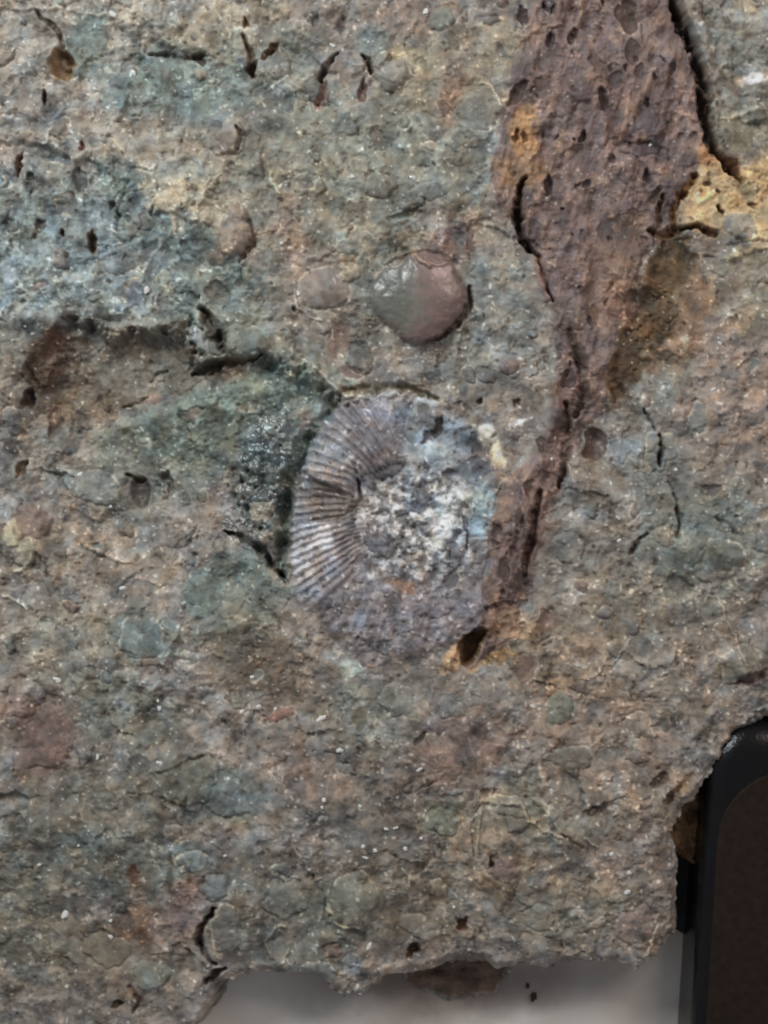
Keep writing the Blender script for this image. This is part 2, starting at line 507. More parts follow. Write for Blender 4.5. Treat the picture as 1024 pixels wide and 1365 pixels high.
ridge([(955, 135, 4), (948, 115, 4), (958, 92, 4), (968, 84, 3)], 4, (132, 124, 112))
zone(1003, 103, 20, 9, -10, (214, 206, 200), .9, .3)

# ------------------------------------------------------------------ large clasts, holes and cracks
# smooth half-buried pebble
PEB = clast(560, 396, 65, 56, -8, (106, 84, 78), h=20, groove=2.5, seed=8, lump=.04, part='pebble', smooth=.95, mott=.85, rough=.36, tilt=(.22, .08), a=.92, flat=.9)
s, d, u, v = ell(508, 400, 44, 66, 8, 4)
keep = sstep(1.25, .8, d + .3 * w1[s])
tint(s, keep, (94, 93, 84), .8)
zone(528, 385, 22, 40, 10, (84, 86, 78), .6)
ridge([(500, 372, 5), (525, 344, 5), (548, 333, 6), (556, 346, 4), (572, 358, 4)], 6, (150, 126, 96))
ridge([(566, 350, 3), (585, 356, 3), (598, 350, 3)], 4, (150, 122, 110))
crack([(628, 380, 2), (626, 404, 4), (612, 430, 4.5), (590, 449, 3), (568, 456, 1.5)], 10, (72, 58, 52))  # pebble's shadow at lower right, tinted in as a dark groove
zone(590, 365, 14, 10, 0, (150, 122, 116), .6)
for i, (x, y, rx, ry, an, col, h) in enumerate([
    (432, 385, 34, 27, -10, (122, 110, 100), 3), (466, 362, 17, 14, 0, (138, 130, 112), 4), (452, 452, 14, 20, 10, (108, 88, 78), -2), (470, 495, 16, 9, 10, (100, 78, 68), -3),
    (520, 98, 22, 22, 0, (118, 116, 108), 6), (640, 145, 30, 25, 0, (104, 104, 94), 3), (410, 242, 13, 11, 0, (84, 84, 78), -3), (575, 255, 24, 13, -5, (102, 104, 98), 2),
    (505, 250, 20, 16, 0, (110, 106, 96), 4), (572, 197, 11, 6, 10, (142, 132, 110), 2), (590, 25, 15, 15, 0, (98, 108, 100), 3), (370, 85, 16, 20, 0, (112, 112, 106), 3),
    (75, 210, 19, 7, 8, (82, 88, 92), -5), (106, 240, 9, 17, -12, (70, 74, 76), -7), (50, 165, 13, 8, 0, (98, 100, 100), -3), (88, 272, 16, 14, 20, (94, 94, 90), -3),
    (192, 293, 16, 11, 0, (98, 102, 102), 2), (205, 345, 18, 26, 10, (76, 80, 80), -3), (180, 394, 15, 19, 0, (100, 106, 112), -4), (290, 392, 18, 14, 15, (76, 74, 68), -6),
    (12, 365, 12, 22, 0, (128, 140, 148), 3), (160, 345, 26, 20, 0, (104, 110, 110), 2), (322, 456, 32, 20, 8, (104, 108, 98), 6), (265, 452, 9, 22, -28, (130, 134, 134), 4),
    (118, 648, 42, 22, 12, (112, 116, 112), 5), (14, 712, 13, 17, 0, (168, 156, 122), 3), (34, 735, 13, 20, 10, (146, 140, 116), 2), (190, 850, 34, 24, 30, (98, 106, 102), 2),
    (305, 800, 20, 26, 20, (122, 120, 104), 3), (270, 795, 26, 30, 0, (92, 104, 98), 1), (372, 952, 24, 7, -20, (122, 84, 72), 2), (480, 960, 10, 14, 10, (84, 76, 56), -3),
    (300, 1062, 34, 24, 15, (104, 114, 112), 4), (256, 1148, 22, 13, 0, (102, 112, 112), 4), (285, 1185, 18, 18, 0, (102, 108, 108), 4), (62, 985, 30, 50, 15, (104, 84, 74), 1),
    (470, 1198, 32, 36, 10, (106, 106, 94), 5), (672, 1160, 17, 15, 0, (112, 88, 80), 2), (590, 1095, 22, 18, 0, (102, 104, 92), 3), (760, 1010, 30, 16, 0, (104, 102, 92), 2),
    (815, 1005, 20, 10, -5, (100, 98, 90), -2), (850, 1010, 14, 8, 0, (108, 96, 86), 2), (988, 885, 30, 24, -10, (118, 114, 102), 9), (795, 592, 17, 22, 5, (84, 64, 58), -13),
    (826, 600, 14, 18, 0, (110, 118, 124), 2), (880, 600, 22, 24, 0, (112, 114, 108), 3), (945, 652, 13, 8, -15, (78, 76, 72), -4), (730, 830, 14, 17, 0, (104, 84, 74), -5),
    (700, 890, 16, 20, 20, (112, 92, 84), -2), (905, 780, 20, 9, 30, (88, 86, 80), -4), (650, 500, 14, 10, 30, (94, 92, 88), 2), (625, 498, 9, 12, -40, (84, 84, 82), 2),
    (680, 488, 12, 12, 0, (104, 88, 82), 2), (850, 600, 9, 16, 0, (116, 122, 120), 3), (930, 560, 12, 20, 0, (106, 112, 110), 2), (720, 1225, 22, 18, 0, (116, 112, 100), 3),
    (850, 1240, 26, 30, 0, (118, 104, 96), 3), (690, 1075, 40, 14, 5, (108, 106, 92), 3), (560, 1240, 30, 16, 20, (112, 104, 92), 3), (630, 1290, 24, 12, -5, (92, 84, 74), -2),
    (420, 1305, 28, 18, 0, (106, 108, 102), 4), (380, 1200, 26, 30, 0, (98, 98, 90), 4), (530, 935, 26, 20, 0, (106, 106, 98), 2), (520, 345, 18, 12, 0, (112, 108, 94), 3),
    (200, 1305, 24, 18, 0, (96, 98, 84), 3), (140, 1270, 34, 22, 10, (108, 98, 80), 3), (300, 1240, 20, 30, 0, (96, 94, 88), 4), (600, 945, 20, 14, 20, (112, 110, 104), 2),
    (760, 730, 24, 18, 0, (104, 102, 94), 3), (960, 740, 30, 20, 0, (96, 102, 94), 3), (745, 945, 18, 22, 0, (102, 106, 92), 2), (925, 730, 16, 22, 20, (94, 100, 92), 2),
]):
    clast(x, y, rx, ry, an, col, h=h, groove=1.2, seed=200 + i, rim=(170, 160, 138) if i % 3 == 0 else None)

HOLE = (74, 54, 38)
for i, (x, y, rx, ry, an, dp, col) in enumerate([
    (82, 86, 17, 23, -10, 22, (104, 78, 50)), (336, 88, 8, 12, 15, 18, (78, 52, 34)), (326, 28, 5, 7, 20, 8, (92, 66, 54)), (356, 71, 11, 5, -35, 10, (96, 74, 56)),
    (362, 66, 14, 5, -35, 9, (94, 76, 58)), (263, 75, 11, 8, 0, 9, (76, 68, 58)), (26, 218, 5, 16, 12, 13, (84, 62, 44)), (123, 322, 7, 17, -10, 17, (82, 60, 42)),
    (110, 194, 4, 8, 15, 8, (110, 72, 62)), (82, 310, 5, 6, 0, 9, (64, 62, 56)), (40, 235, 5, 8, 0, 8, (70, 68, 62)), (38, 530, 9, 15, 8, 15, (60, 44, 34)), (72, 460, 15, 26, 22, 8, (80, 60, 48)),
    (28, 624, 7, 14, 25, 10, (88, 66, 48)), (185, 655, 13, 22, -10, 10, (74, 70, 64)), (222, 640, 6, 18, -15, 8, (72, 70, 66)), (428, 125, 7, 17, 20, 8, (112, 84, 74)), (484, 120, 6, 15, 10, 9, (96, 72, 62)),
    (455, 30, 7, 14, 25, 7, (96, 86, 80)), (421, 25, 6, 12, 20, 6, (88, 82, 78)), (180, 1166, 8, 12, 0, 5, (108, 76, 60)), (550, 1275, 9, 13, 30, 13, (74, 54, 42)), (617, 1237, 8, 11, 25, 11, (86, 60, 46)),
    (655, 1150, 4, 8, 0, 8, (70, 54, 44)), (560, 985, 10, 5, -40, 6, (84, 74, 62)), (1000, 902, 20, 9, -25, 9, (98, 76, 66)), (175, 440, 5, 7, 20, 7, (70, 58, 46)), (640, 535, 5, 5, 0, 8, (70, 60, 40)),
    (690, 536, 6, 6, 0, 7, (74, 64, 52)), (60, 133, 4, 10, 0, 8, (66, 60, 52)), (150, 275, 5, 8, 30, 6, (74, 74, 70)), (52, 300, 7, 10, -20, 7, (74, 74, 70)), (395, 412, 4, 5, 0, 6, (72, 72, 66)),
    (540, 286, 22, 5, -22, 7, (82, 84, 74)), (152, 1345, 10, 6, -30, 9, (66, 52, 40)), (880, 1040, 14, 7, -40, 6, (86, 70, 56)), (300, 410, 4, 4, 0, 5, None), (70, 560, 10, 24, 0, 5, (84, 68, 54)),
]):
    pit(x, y, rx, ry, an, dp, col, seed=300 + i)
for pts, dep, col in [
    ([(50, 10, 2), (62, 26, 3), (76, 40, 3), (84, 58, 4), (90, 70, 5), (98, 84, 5)], 14, (74, 58, 44)),
    ([(196, 70, 2), (222, 70, 3.5), (250, 74, 3), (274, 68, 3)], 9, (74, 72, 62)),
    ([(324, 44, 3), (331, 62, 3.5), (338, 82, 5)], 11, (84, 64, 46)),
    ([(428, 104, 4), (436, 88, 6), (450, 70, 2)], 14, (72, 60, 52)),
    ([(482, 74, 2), (491, 84, 5), (497, 94, 3)], 12, (66, 58, 54)),
    ([(270, 412, 5), (283, 432, 10), (293, 450, 11), (300, 467, 5)], 34, (56, 48, 42)),
    ([(258, 498, 4), (280, 490, 7), (306, 482, 6), (330, 478, 3), (346, 472, 2)], 22, (64, 52, 34)),
    ([(198, 506, 2), (208, 496, 4), (218, 492, 2)], 8, None),
    ([(160, 540, 2), (180, 536, 3), (192, 528, 2)], 7, None),
    ([(300, 708, 2), (322, 714, 5), (345, 732, 7), (364, 756, 5), (378, 770, 2)], 20, (52, 52, 48)),
    ([(168, 632, 2), (180, 642, 3.5), (192, 640, 2)], 8, (84, 66, 54)),
    ([(878, 580, 2), (883, 596, 4), (880, 618, 3)], 13, (58, 50, 44)),
    ([(858, 545, 2), (867, 560, 3), (872, 572, 2)], 8, (66, 60, 52)),
    ([(890, 640, 1.5), (898, 660, 2.2), (904, 690, 3), (902, 715, 2)], 8, (80, 76, 70)),
    ([(840, 738, 3), (850, 724, 4), (862, 710, 2)], 10, (64, 58, 52)),
    ([(952, 690, 2), (970, 702, 3), (980, 712, 2)], 6, None),
    ([(212, 1030, 3), (236, 1022, 4), (268, 1010, 3)], 5, (92, 88, 68)),
    ([(285, 1215, 2), (272, 1232, 4), (266, 1250, 5), (272, 1272, 4), (284, 1290, 3)], 16, (56, 46, 40)),
    ([(272, 1316, 4), (284, 1304, 5), (296, 1296, 2)], 14, (56, 44, 36)),
    ([(170, 1320, 3), (182, 1340, 4), (176, 1356, 3)], 8, (92, 64, 52)),
    ([(455, 1250, 2), (440, 1242, 4), (432, 1224, 3), (430, 1200, 2)], 5, None),
    ([(700, 1060, 2), (722, 1085, 3), (742, 1110, 3), (775, 1130, 2)], 6, None),
    ([(640, 1075, 2), (628, 1110, 3), (634, 1140, 2)], 5, None),
    ([(888, 1070, 4), (905, 1050, 5), (925, 1030, 4)], 8, (92, 74, 54)),
    ([(505, 760, 2), (520, 772, 2)], 3, None),
]:
    crack(pts, dep, col)
for i in range(34):
    x, y = rng.uniform(5, 250), rng.uniform(235, 425)
    pit(x, y, rng.uniform(2.5, 5), rng.uniform(4, 11), rng.uniform(-30, 40), rng.uniform(1.5, 4), (80, 83, 79), seed=1200 + i, a=.7, inner=.2, warp=True)
PALE = (176, 166, 146)
for pts, h, col in [
    ([(405, 480, 3), (430, 498, 4), (452, 522, 4), (470, 530, 3)], 6, (168, 168, 160)),
    ([(640, 112, 3), (656, 118, 3.5), (668, 140, 3)], 3, PALE), ([(450, 545, 4), (470, 535, 4), (500, 528, 5), (540, 524, 4)], 3, (140, 144, 140)),
    ([(436, 1190, 3), (438, 1215, 4), (452, 1234, 4), (478, 1238, 3)], 4, (152, 142, 114)), ([(432, 1275, 3), (440, 1296, 4), (455, 1304, 3)], 4, (156, 146, 122)),
    ([(640, 1066, 4), (668, 1072, 5), (692, 1068, 4), (704, 1090, 4), (724, 1105, 3.5), (752, 1118, 3)], 5, (164, 146, 122)), ([(640, 1070, 4), (638, 1110, 4), (636, 1140, 3)], 4, (158, 142, 112)),
    ([(362, 228, 4), (366, 246, 5), (372, 258, 4)], 4, (164, 166, 142)), ([(115, 730, 4), (146, 742, 4), (170, 750, 3)], 4, (172, 152, 132)), ([(180, 770, 4), (205, 778, 4)], 3, (166, 140, 124)),
    ([(18, 762, 3), (34, 756, 4), (44, 736, 4), (38, 718, 3)], 5, (182, 174, 144)), ([(2, 796, 3), (22, 800, 3), (34, 812, 3)], 3, (170, 158, 128)),
    ([(395, 385, 2.5), (398, 408, 3), (410, 424, 3), (430, 428, 2)], 3, (168, 156, 140)), ([(438, 430, 2.5), (446, 452, 2.5)], 3, PALE), ([(60, 190, 4), (72, 160, 5), (90, 140, 4)], 3, (150, 148, 138)),
    ([(690, 52, 5), (720, 38, 5), (750, 30, 3)], 4, (140, 116, 96)), ([(880, 1240, 3), (868, 1270, 4), (856, 1290, 3)], 3, (154, 142, 118)),
    ([(955, 795, 2), (985, 868, 2.5), (990, 885, 2)], 2, PALE), ([(840, 852, 2), (828, 868, 2.5), (815, 885, 2)], 2, (164, 148, 128)), ([(770, 885, 3), (782, 890, 3)], 2, (150, 152, 140)),
    ([(186, 380, 3), (196, 350, 3), (214, 320, 3)], 2, (130, 136, 134)), ([(150, 20, 6), (60, 8, 5), (-20, 14, 5)], 4, (156, 146, 128)), ([(470, 700, 2), (476, 716, 2)], 2, None),
    ([(780, 1118, 3), (800, 1130, 2)], 3, PALE), ([(360, 1280, 3), (352, 1260, 3), (362, 1244, 3), (378, 1240, 2)], 3, (140, 132, 110)), ([(384, 1300, 3), (378, 1284, 3), (384, 1268, 2)], 3, (142, 134, 112)),
]:
    ridge(pts, h, col)
# knobs, some with their right-side shade tinted in as a dark groove
bump(303, 186, 21, 22, 0, 13, (116, 108, 100), seed=5, smooth=.6, tilt=(.35, .1))
crack([(316, 170, 2), (320, 184, 4), (316, 200, 3)], 7, (62, 56, 52))
bump(312, 315, 26, 36, 15, 12, (128, 106, 90), seed=6, tilt=(.4, 0), smooth=.3)
crack([(332, 292, 2), (340, 316, 4), (330, 340, 3), (318, 352, 2)], 6, (84, 66, 56))
bump(990, 882, 28, 24, 0, 7, seed=9)
bump(245, 1040, 45, 28, -10, 7, (96, 92, 76), a=.5, seed=12, smooth=.6)
bump(470, 1200, 34, 40, 0, 6, seed=13)
bump(700, 1130, 75, 55, 20, 8, seed=14, smooth=0)
bump(420, 1300, 40, 34, 0, 5, seed=15)
bump(120, 660, 46, 26, 12, 5, seed=16)
bump(350, 455, 46, 30, 15, 8, seed=18, smooth=0)
# hole with the ochre lip beside the fossil
zone(607, 878, 13, 22, 35, (178, 140, 100), .85)
zone(660, 880, 24, 12, -20, (146, 110, 66), .7)
zone(690, 835, 30, 22, 10, (138, 110, 80), .4)
zone(672, 830, 28, 26, 0, (128, 98, 74), .4)
pit(628, 860, 15, 27, 32, 40, (76, 50, 22), seed=21, inner=.62)
ridge([(640, 826, 5), (612, 858, 5), (598, 884, 6), (600, 892, 4)], 5, (178, 134, 88))

# ------------------------------------------------------------------ the ammonite
ac = (548.0, 690.0)


def polar(pts):
    p = np.array(pts, float)
    th = np.degrees(np.arctan2(-(p[:, 1] - ac[1]), p[:, 0] - ac[0])) % 360
    r = np.hypot(p[:, 0] - ac[0], p[:, 1] - ac[1])
    o = np.argsort(th)
    return th[o], r[o]


AW = win(360, 690, 505, 915, 20)
ax = X[AW] + 1.2 * W1[AW] + .8 * w1[AW]
ay = Y[AW] + 1.2 * W2[AW] + .8 * w2[AW]
th = np.degrees(np.arctan2(-(ay - ac[1]), ax - ac[0])) % 360
rr = np.hypot(ax - ac[0], ay - ac[1])
to, ro = polar([(648, 818), (600, 868), (560, 884), (510, 884), (470, 870), (430, 844), (404, 805), (391, 760), (387, 720), (391, 685), (398, 645),
                (409, 605), (424, 574), (452, 543), (500, 530), (545, 538), (600, 548), (650, 575), (668, 640), (652, 700), (645, 770)])
ti, ri = polar([(470, 662), (477, 640), (510, 626), (550, 618), (590, 632), (620, 660), (622, 720), (600, 780), (560, 792), (530, 780), (500, 752), (480, 712)])
Ro = np.interp(th, to, ro, period=360)
Ri = np.interp(th, ti, ri, period=360)
t = (rr - Ri) / (Ro - Ri)
blur = 1 - sstep(95, 115, th) * sstep(232, 200, th)
ph0 = (th - 8.5 * sstep(225, 170, th) - 1.0) / 4.7
t = t - (1 - blur) * .016 * np.cos(2 * np.pi * (ph0 + .10 * W1[AW] + .05 * w1[AW]))
inside = sstep(1.03, 0.97, t) * (1 - blur) + blur * sstep(1.14, .82, t + .1 * W1[AW])
tc = np.clip(t, 0, 1)
whorl_w = sstep(88, 104, th) * sstep(318, 290, th)          # the part of the coil that keeps its shell
ribs_w = sstep(98, 112, th) * (sstep(232, 204, th) * .72 + .28 * sstep(296, 250, th))
sweep = 8.5 * tc * sstep(225, 170, th) + 1.0
ph = (th - sweep) / 4.7
crest = 0.5 + 0.5 * np.cos(2 * np.pi * (ph + .10 * W1[AW] + .05 * w1[AW]))
idx = np.floor(ph + .10 * W1[AW] + 0.5).astype(int)
hA = H[AW]
# flatten the host stone under it, then raise the coil
base = -6.0
hA += (base + 0.25 * hA - hA) * inside * .9
dome = 15 * np.clip(1 - (2 * tc - 1.02) ** 2, 0, 1) ** .55
hA += inside * whorl_w * dome * (1 - .35 * sstep(230, 270, th))
steps = np.interp(th, [90, 118, 138, 152, 157, 158.5, 182, 183.5, 205, 260], [0, 1, 2, 5, 6, -7, -7, 4, 2, 0])
hA += inside * whorl_w * steps * sstep(.0, .15, tc) * sstep(1.02, .9, tc)
ramp = sstep(.05, .22, tc) * (.55 + .45 * tc)
hA += inside * whorl_w * ribs_w * ramp * 4.4 * (crest - .5)
flat = np.exp(-(((ax - 448) / 22) ** 2 + ((ay - 604) / 17) ** 2))
hA -= inside * whorl_w * ribs_w * ramp * 2.6 * (crest - .5) * flat
# umbilicus: lower, crusted
umb = sstep(.06, -.08, t)
hA += umb * (-3 + 6.0 * fbm(X[AW], Y[AW], 26, 3, 44))
right_w = inside * (1 - whorl_w)
hA += right_w * sstep(1.0, .8, t) * (7 + 2.5 * fbm(X[AW], Y[AW], 34, 2, 45))
H[AW] = hA
bump(352, 640, 34, 95, 8, 10, seed=31, smooth=0)
bump(335, 705, 40, 22, 20, 6, seed=32, smooth=0)
# narrow gap left of the coil
crack([(444, 546, 5), (425, 562, 9), (403, 592, 11), (390, 630, 11), (381, 675, 11), (376, 720, 10), (375, 752, 7), (380, 778, 3)], 17, (80, 90, 82), a=.85)
s = AW
fa = A[s]
fa += (.55 - fa) * inside * ribs_w * whorl_w
fa += (1.25 - fa) * umb
A[s] = fa
cA = C[s]


def tA(m, col, a=1.0):
    cA[:] += (np.array(col, f32) - cA) * np.clip(m * a, 0, 1)[..., None]


edge_n = .30 * fbm(X[s], Y[s], 30, 3, 49)
inC = inside * (1 - blur) + blur * sstep(1.12, .80, t + edge_n)
tA(inC, (112, 107, 110), .9)
tA(inside * whorl_w * sstep(.35, .95, tc) * sstep(230, 200, th), (128, 131, 133), .6)
tA(inside * whorl_w * ribs_w * crest * ramp, (156, 153, 154), .34)
tA(inside * whorl_w * ribs_w * (1 - crest) * ramp, (88, 84, 86), .45)
tA(inside * whorl_w * sstep(157, 159, th) * sstep(183, 181, th) * sstep(.86, .7, tc), (96, 86, 79), .85)  # shade of the recessed step painted into the shell colour
tA(inside * whorl_w * sstep(182.5, 185, th) * sstep(214, 202, th) * sstep(.25, .45, tc), (178, 170, 166), .75)  # light on the step below, painted in as a paler tone
tA(inside * flat, (142, 148, 152), .7)
tA(inside * whorl_w * sstep(190, 215, th) * sstep(.5, .1, tc), (104, 92, 92), .6)
tA(inside * whorl_w * sstep(135, 118, th), (116, 108, 110), .6)
tA(right_w * inC * sstep(-.5, .5, fbm(X[s], Y[s], 50, 2, 46) + .25) * sstep(760, 690, ay), (124, 134, 138), .85)
tA(right_w * inC * sstep(700, 800, ay), (110, 103, 108), .8)
cn = fbm(X[s], Y[s], 15, 3, 47)
cn2 = fbm(X[s], Y[s], 11, 3, 48)
cr = np.exp(-(((ax - 552) / 78) ** 4 + ((ay - 702) / 82) ** 4))
tA(cr, (112, 112, 112), .7)
tA(cr * sstep(-.12, .42, cn + .08), (192, 188, 182), .9)
tA(cr * sstep(.1, .6, cn2) * sstep(580, 600, ax), (168, 190, 186), .7)
tA(cr * sstep(.2, .65, -cn2), (90, 91, 93), .7)
H[s] += cr * 3.4 * cn - cr * 1.5 * sstep(.15, .6, -cn2)
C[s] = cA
for i, (x, y, rx, ry, an, col, h) in enumerate([
    (571, 582, 9, 9, 0, (74, 68, 72), -5), (583, 572, 7, 12, 10, (72, 66, 70), -6), (634, 590, 11, 12, 0, (84, 82, 88), -3), (597, 718, 13, 18, 25, (84, 80, 86), 3),
    (621, 708, 4, 20, -8, (84, 84, 92), -4), (612, 742, 9, 13, 0, (104, 102, 108), 2), (601, 772, 9, 13, 15, (82, 80, 86), -3), (508, 724, 22, 14, 35, (104, 101, 103), 4),
    (562, 545, 7, 6, 0, (104, 108, 108), -2), (600, 632, 9, 5, 20, (82, 84, 90), -3), (560, 665, 12, 14, 0, (96, 100, 104), 2), (575, 815, 18, 12, 0, (116, 112, 120), 3),
    (520, 628, 24, 10, -10, (96, 92, 94), 2),
]):
    clast(x, y, rx, ry, an, np.array(col) * .9, h=h, groove=1.0, seed=600 + i, part='umbilical_clast', a=.84, smooth=.5, mott=.2, lump=.2, warp=True)
zone(534, 778, 22, 7, 25, (112, 84, 66), .75)
zone(652, 580, 16, 14, 20, (206, 210, 196), .85, .3)
zone(664, 602, 10, 18, 0, (186, 170, 140), .8, .3)
zone(692, 564, 17, 7, -22, (214, 220, 214), .95, .2)
zone(570, 535, 22, 7, 10, (176, 188, 190), .6)
zone(590, 690, 14, 36, 10, (200, 206, 198), .7, .4)
zone(640, 680, 14, 40, 0, (136, 160, 166), .6)
zone(575, 600, 18, 14, 0, (168, 184, 186), .6)
zone(470, 890, 16, 14, 0, (146, 156, 142), .7)
zone(604, 876, 9, 24, 38, (176, 140, 102), .85, .3)
zone(636, 892, 9, 6, 0, (164, 128, 88), .7, .3)
crack([(478, 640, 2), (481, 662, 2.5), (468, 680, 2.5), (460, 684, 1.5)], 8, (84, 76, 68))
ridge([(478, 620, 2), (480, 640, 2)], 3, (184, 168, 150))

crack([(452, 524, 3), (480, 518, 6), (520, 516, 6), (552, 520, 4), (585, 532, 3)], 9, (92, 86, 68))
AMM = new_id('ammonite')
UMB = new_id('umbilicus')
sub = ID[AW]
host = (sub == 0) | (np.array([names[int(q)] == 'clast' for q in range(len(names))])[sub])
okA = (t < .99) & host & (th > 60) & (th < 330) | ((t < .9) & host)
sub[okA & (t >= .0)] = AMM
sub[okA & (t < .0)] = UMB
rib_ids = []
strong = okA & (t > .14) & (t < .985) & (ribs_w * whorl_w > .14) & (crest > .42)
for q in np.unique(idx[strong]):
    mk = strong & (idx == q)
    if mk.sum() < 60:
        continue
    kid = new_id('rib')
    rib_ids.append(kid)
    sub[mk] = kid

# ------------------------------------------------------------------ wet sheen
for x, y, rx, ry, an, r, a in [(355, 625, 42, 90, 12, .17, 1.), (335, 705, 45, 30, 20, .18, 1.), (400, 540, 40, 30, 0, .32, .7), (530, 390, 40, 50, 0, .34, .6),
                               (220, 900, 60, 40, 0, .42, .6), (200, 640, 80, 50, 0, .42, .5), (110, 380, 110, 60, 0, .42, .6), (340, 915, 50, 30, 0, .38, .6)]:
    s, d, u, v = ell(x, y, rx, ry, an)
    m = sstep(1.25, .6, d) * a
    A[s] *= 1 + 1.3 * m * (r < .3)
    R[s] += (r - R[s]) * m

# ------------------------------------------------------------------ fine relief and mottling over everything
XG = X + 3.0 * w1 + 4 * W2
YG = Y + 3.0 * w2 + 4 * W1
F1a, F2a, Ra = worley(XG, YG, 17, 61)
F1b, F2b, Rb = worley(XG, YG, 8, 62)
F1c, F2c, Rc = worley(X + 1.5 * w2, Y + 1.5 * w1, 4.6, 63)
n20 = fbm(X, Y, 22, 3, 64)
n9 = fbm(X, Y, 9, 2, 65)
n4 = perlin(X, Y, 4.2, 66)
grain_a = np.clip(.62 - F1a, 0, 1) * (Ra[..., 0] - .25)
grain_b = np.clip(.66 - F1b, 0, 1) * (Rb[..., 0] - .2)
grain_c = np.clip(.7 - F1c, 0, 1) * (Rc[..., 0] - .2)
patch = .45 + .9 * sstep(-.5, .5, fbm(X, Y, 75, 3, 67))
fine = 3.8 * n20 + 1.2 * n9 + .15 * n4 + 5.2 * grain_a + 1.5 * grain_b + .4 * grain_c
fine -= .7 * sstep(.14, 0, F2a - F1a) * (Ra[..., 1] > .4)
fine -= 3.0 * sstep(.55, .95, fbm(X, Y, 13, 2, 68))                       # scattered pinholes
A *= 1 - .25 * sstep(880, 1080, Y) * sstep(760, 500, X)
H += A * patch * fine * .72
# colour: grains of different stone, pale threads, dark pores, small pale flecks
lum = .10 * fbm(X, Y, 60, 2, 72) + .13 * n20 + .11 * n9 + .035 * n4 + .18 * (Ra[..., 2] - .5) * (F1a < .55) + .09 * (Rb[..., 2] - .5) + .05 * (Rc[..., 2] - .5)
F1d, F2d, Rd = worley(XW + 3 * w2, YW + 3 * w1, 30, 75)
blob = sstep(.62, .45, F1d + .12 * w1) * (Rd[..., 0] > .45)
lum += .34 * (Rd[..., 1] - .55) * blob
H += A * blob * 2.6 * (Rd[..., 2] - .35) * np.clip(1 - F1d * 1.3, 0, 1)
H -= A * .5 * np.exp(-((F1d + .12 * w1 - .55) / .05) ** 2) * (Rd[..., 0] > .45)
lum *= 1.12 + .7 * sstep(330, 200, X) * sstep(180, 250, Y) * sstep(460, 400, Y)
C *= (1 + M * lum)[..., None]
hue = (Rd[..., 2] - .5) * .08 * blob + (Ra[..., 1] - .5) * .06 + (Rb[..., 1] - .5) * .04 + .05 * fbm(X, Y, 30, 2, 69)
C[..., 0] *= 1 + M * hue
C[..., 2] *= 1 - M * hue * 1.1
thr = np.abs(fbm(XG, YG, 19, 2, 70))
th_m = sstep(.10, .0, thr) * sstep(-.05, .5, fbm(X, Y, 40, 2, 71)) * M
thr = np.abs(fbm(XG, YG, 34, 2, 73))
th_m = np.maximum(th_m, sstep(.055, .0, thr) * sstep(.0, .5, fbm(X, Y, 50, 2, 74)) * M)
C += (C * f32(1.42) + 6 - C) * (th_m * .6)[..., None]
H += th_m * A * .9
fl = sstep(.34, .18, F1b) * (Rb[..., 0] > .90) * M
C += (C * f32(1.5) + 8 - C) * (fl * .8)[..., None]
fl2 = sstep(.42, .2, F1c) * (Rc[..., 1] > .982) * M
C += (np.array((196, 190, 176), f32) - C) * (fl2 * .7)[..., None]
H += fl2 * A * 1.0
dk = sstep(.45, .25, F1b) * (Rb[..., 1] > .93) * M
C += (np.array((70, 64, 58), f32) - C) * (dk * .6)[..., None]
H -= dk * A * 1.4
C[:] = C.mean(-1, keepdims=True) + (C - C.mean(-1, keepdims=True)) * .80
R += .10 * n9 + .12 * (Rb[..., 2] - .5)
R = np.clip(R, .2, .95)

# ------------------------------------------------------------------ outline of the slab, its flanks and lower ledges
outline = [(-165, -140), (60, -168), (300, -150), (600, -170), (800, -150), (1000, -168), (1170, -130), (1192, 120), (1170, 400), (1190, 650), (1165, 860),
           (1130, 938), (1062, 954), (1024, 958), (985, 980), (950, 1030), (913, 1074), (895, 1112), (906, 1150), (906, 1246), (889, 1273),
           (853, 1303), (826, 1288), (801, 1284), (767, 1287), (740, 1297), (700, 1294), (665, 1300), (650, 1289), (610, 1291), (570, 1301), (515, 1311),
           (490, 1334), (462, 1342), (440, 1330), (428, 1310), (400, 1302), (335, 1304), (300, 1314), (284, 1320), (281, 1347), (258, 1376), (180, 1404), (40, 1425), (-120, 1418), (-170, 1300), (-150, 900),
           (-178, 600), (-150, 300)]
sd = polysd(outline, None, XF + 1.5 * w2, YF + 1.5 * w1)
SK = 10.0
top = T + H
top -= 9 * sstep(-16, 0, sd) ** 2
low = np.zeros_like(top)
ld1 = polysd([(525, 1290), (545, 1334), (575, 1350), (620, 1356), (662, 1348), (680, 1325), (700, 1280)], None, XW, YW)
ld2 = polysd([(890, 1060), (952, 1020), (962, 1060), (958, 1120), (940, 1172), (905, 1150)], None, XF, YF)
ld3 = polysd([(285, 1290), (300, 1330), (420, 1335), (430, 1300)], None, XW, YW)
low = np.maximum(low, (14 + 2 * n20 + .4 * fine) * sstep(8, -14, ld1 + 6 * W1))
low = np.maximum(low, (52 + 5 * n20 + fine) * sstep(4, -5, ld2))
low = np.maximum(low, 14 * sstep(10, -14, ld3))
C += (np.array((92, 74, 62), f32) * (1 + .8 * lum)[..., None] - C) * (sstep(3, 6, sd) * sstep(4, -4, ld1))[..., None]  # shadow under the rock's edge put into the ledge's brown
C += (np.array((98, 76, 52), f32) * (1 + .8 * lum)[..., None] - C) * (sstep(0, 4, sd) * sstep(4, -4, ld2))[..., None]
zn = np.clip(1 - sd / SK + .10 * n9 + .12 * n20, 0, 1) * (sd < SK)
Z = np.where(sd <= 0, top, np.maximum(low, top * zn))
Z = np.maximum(Z, 0.0)
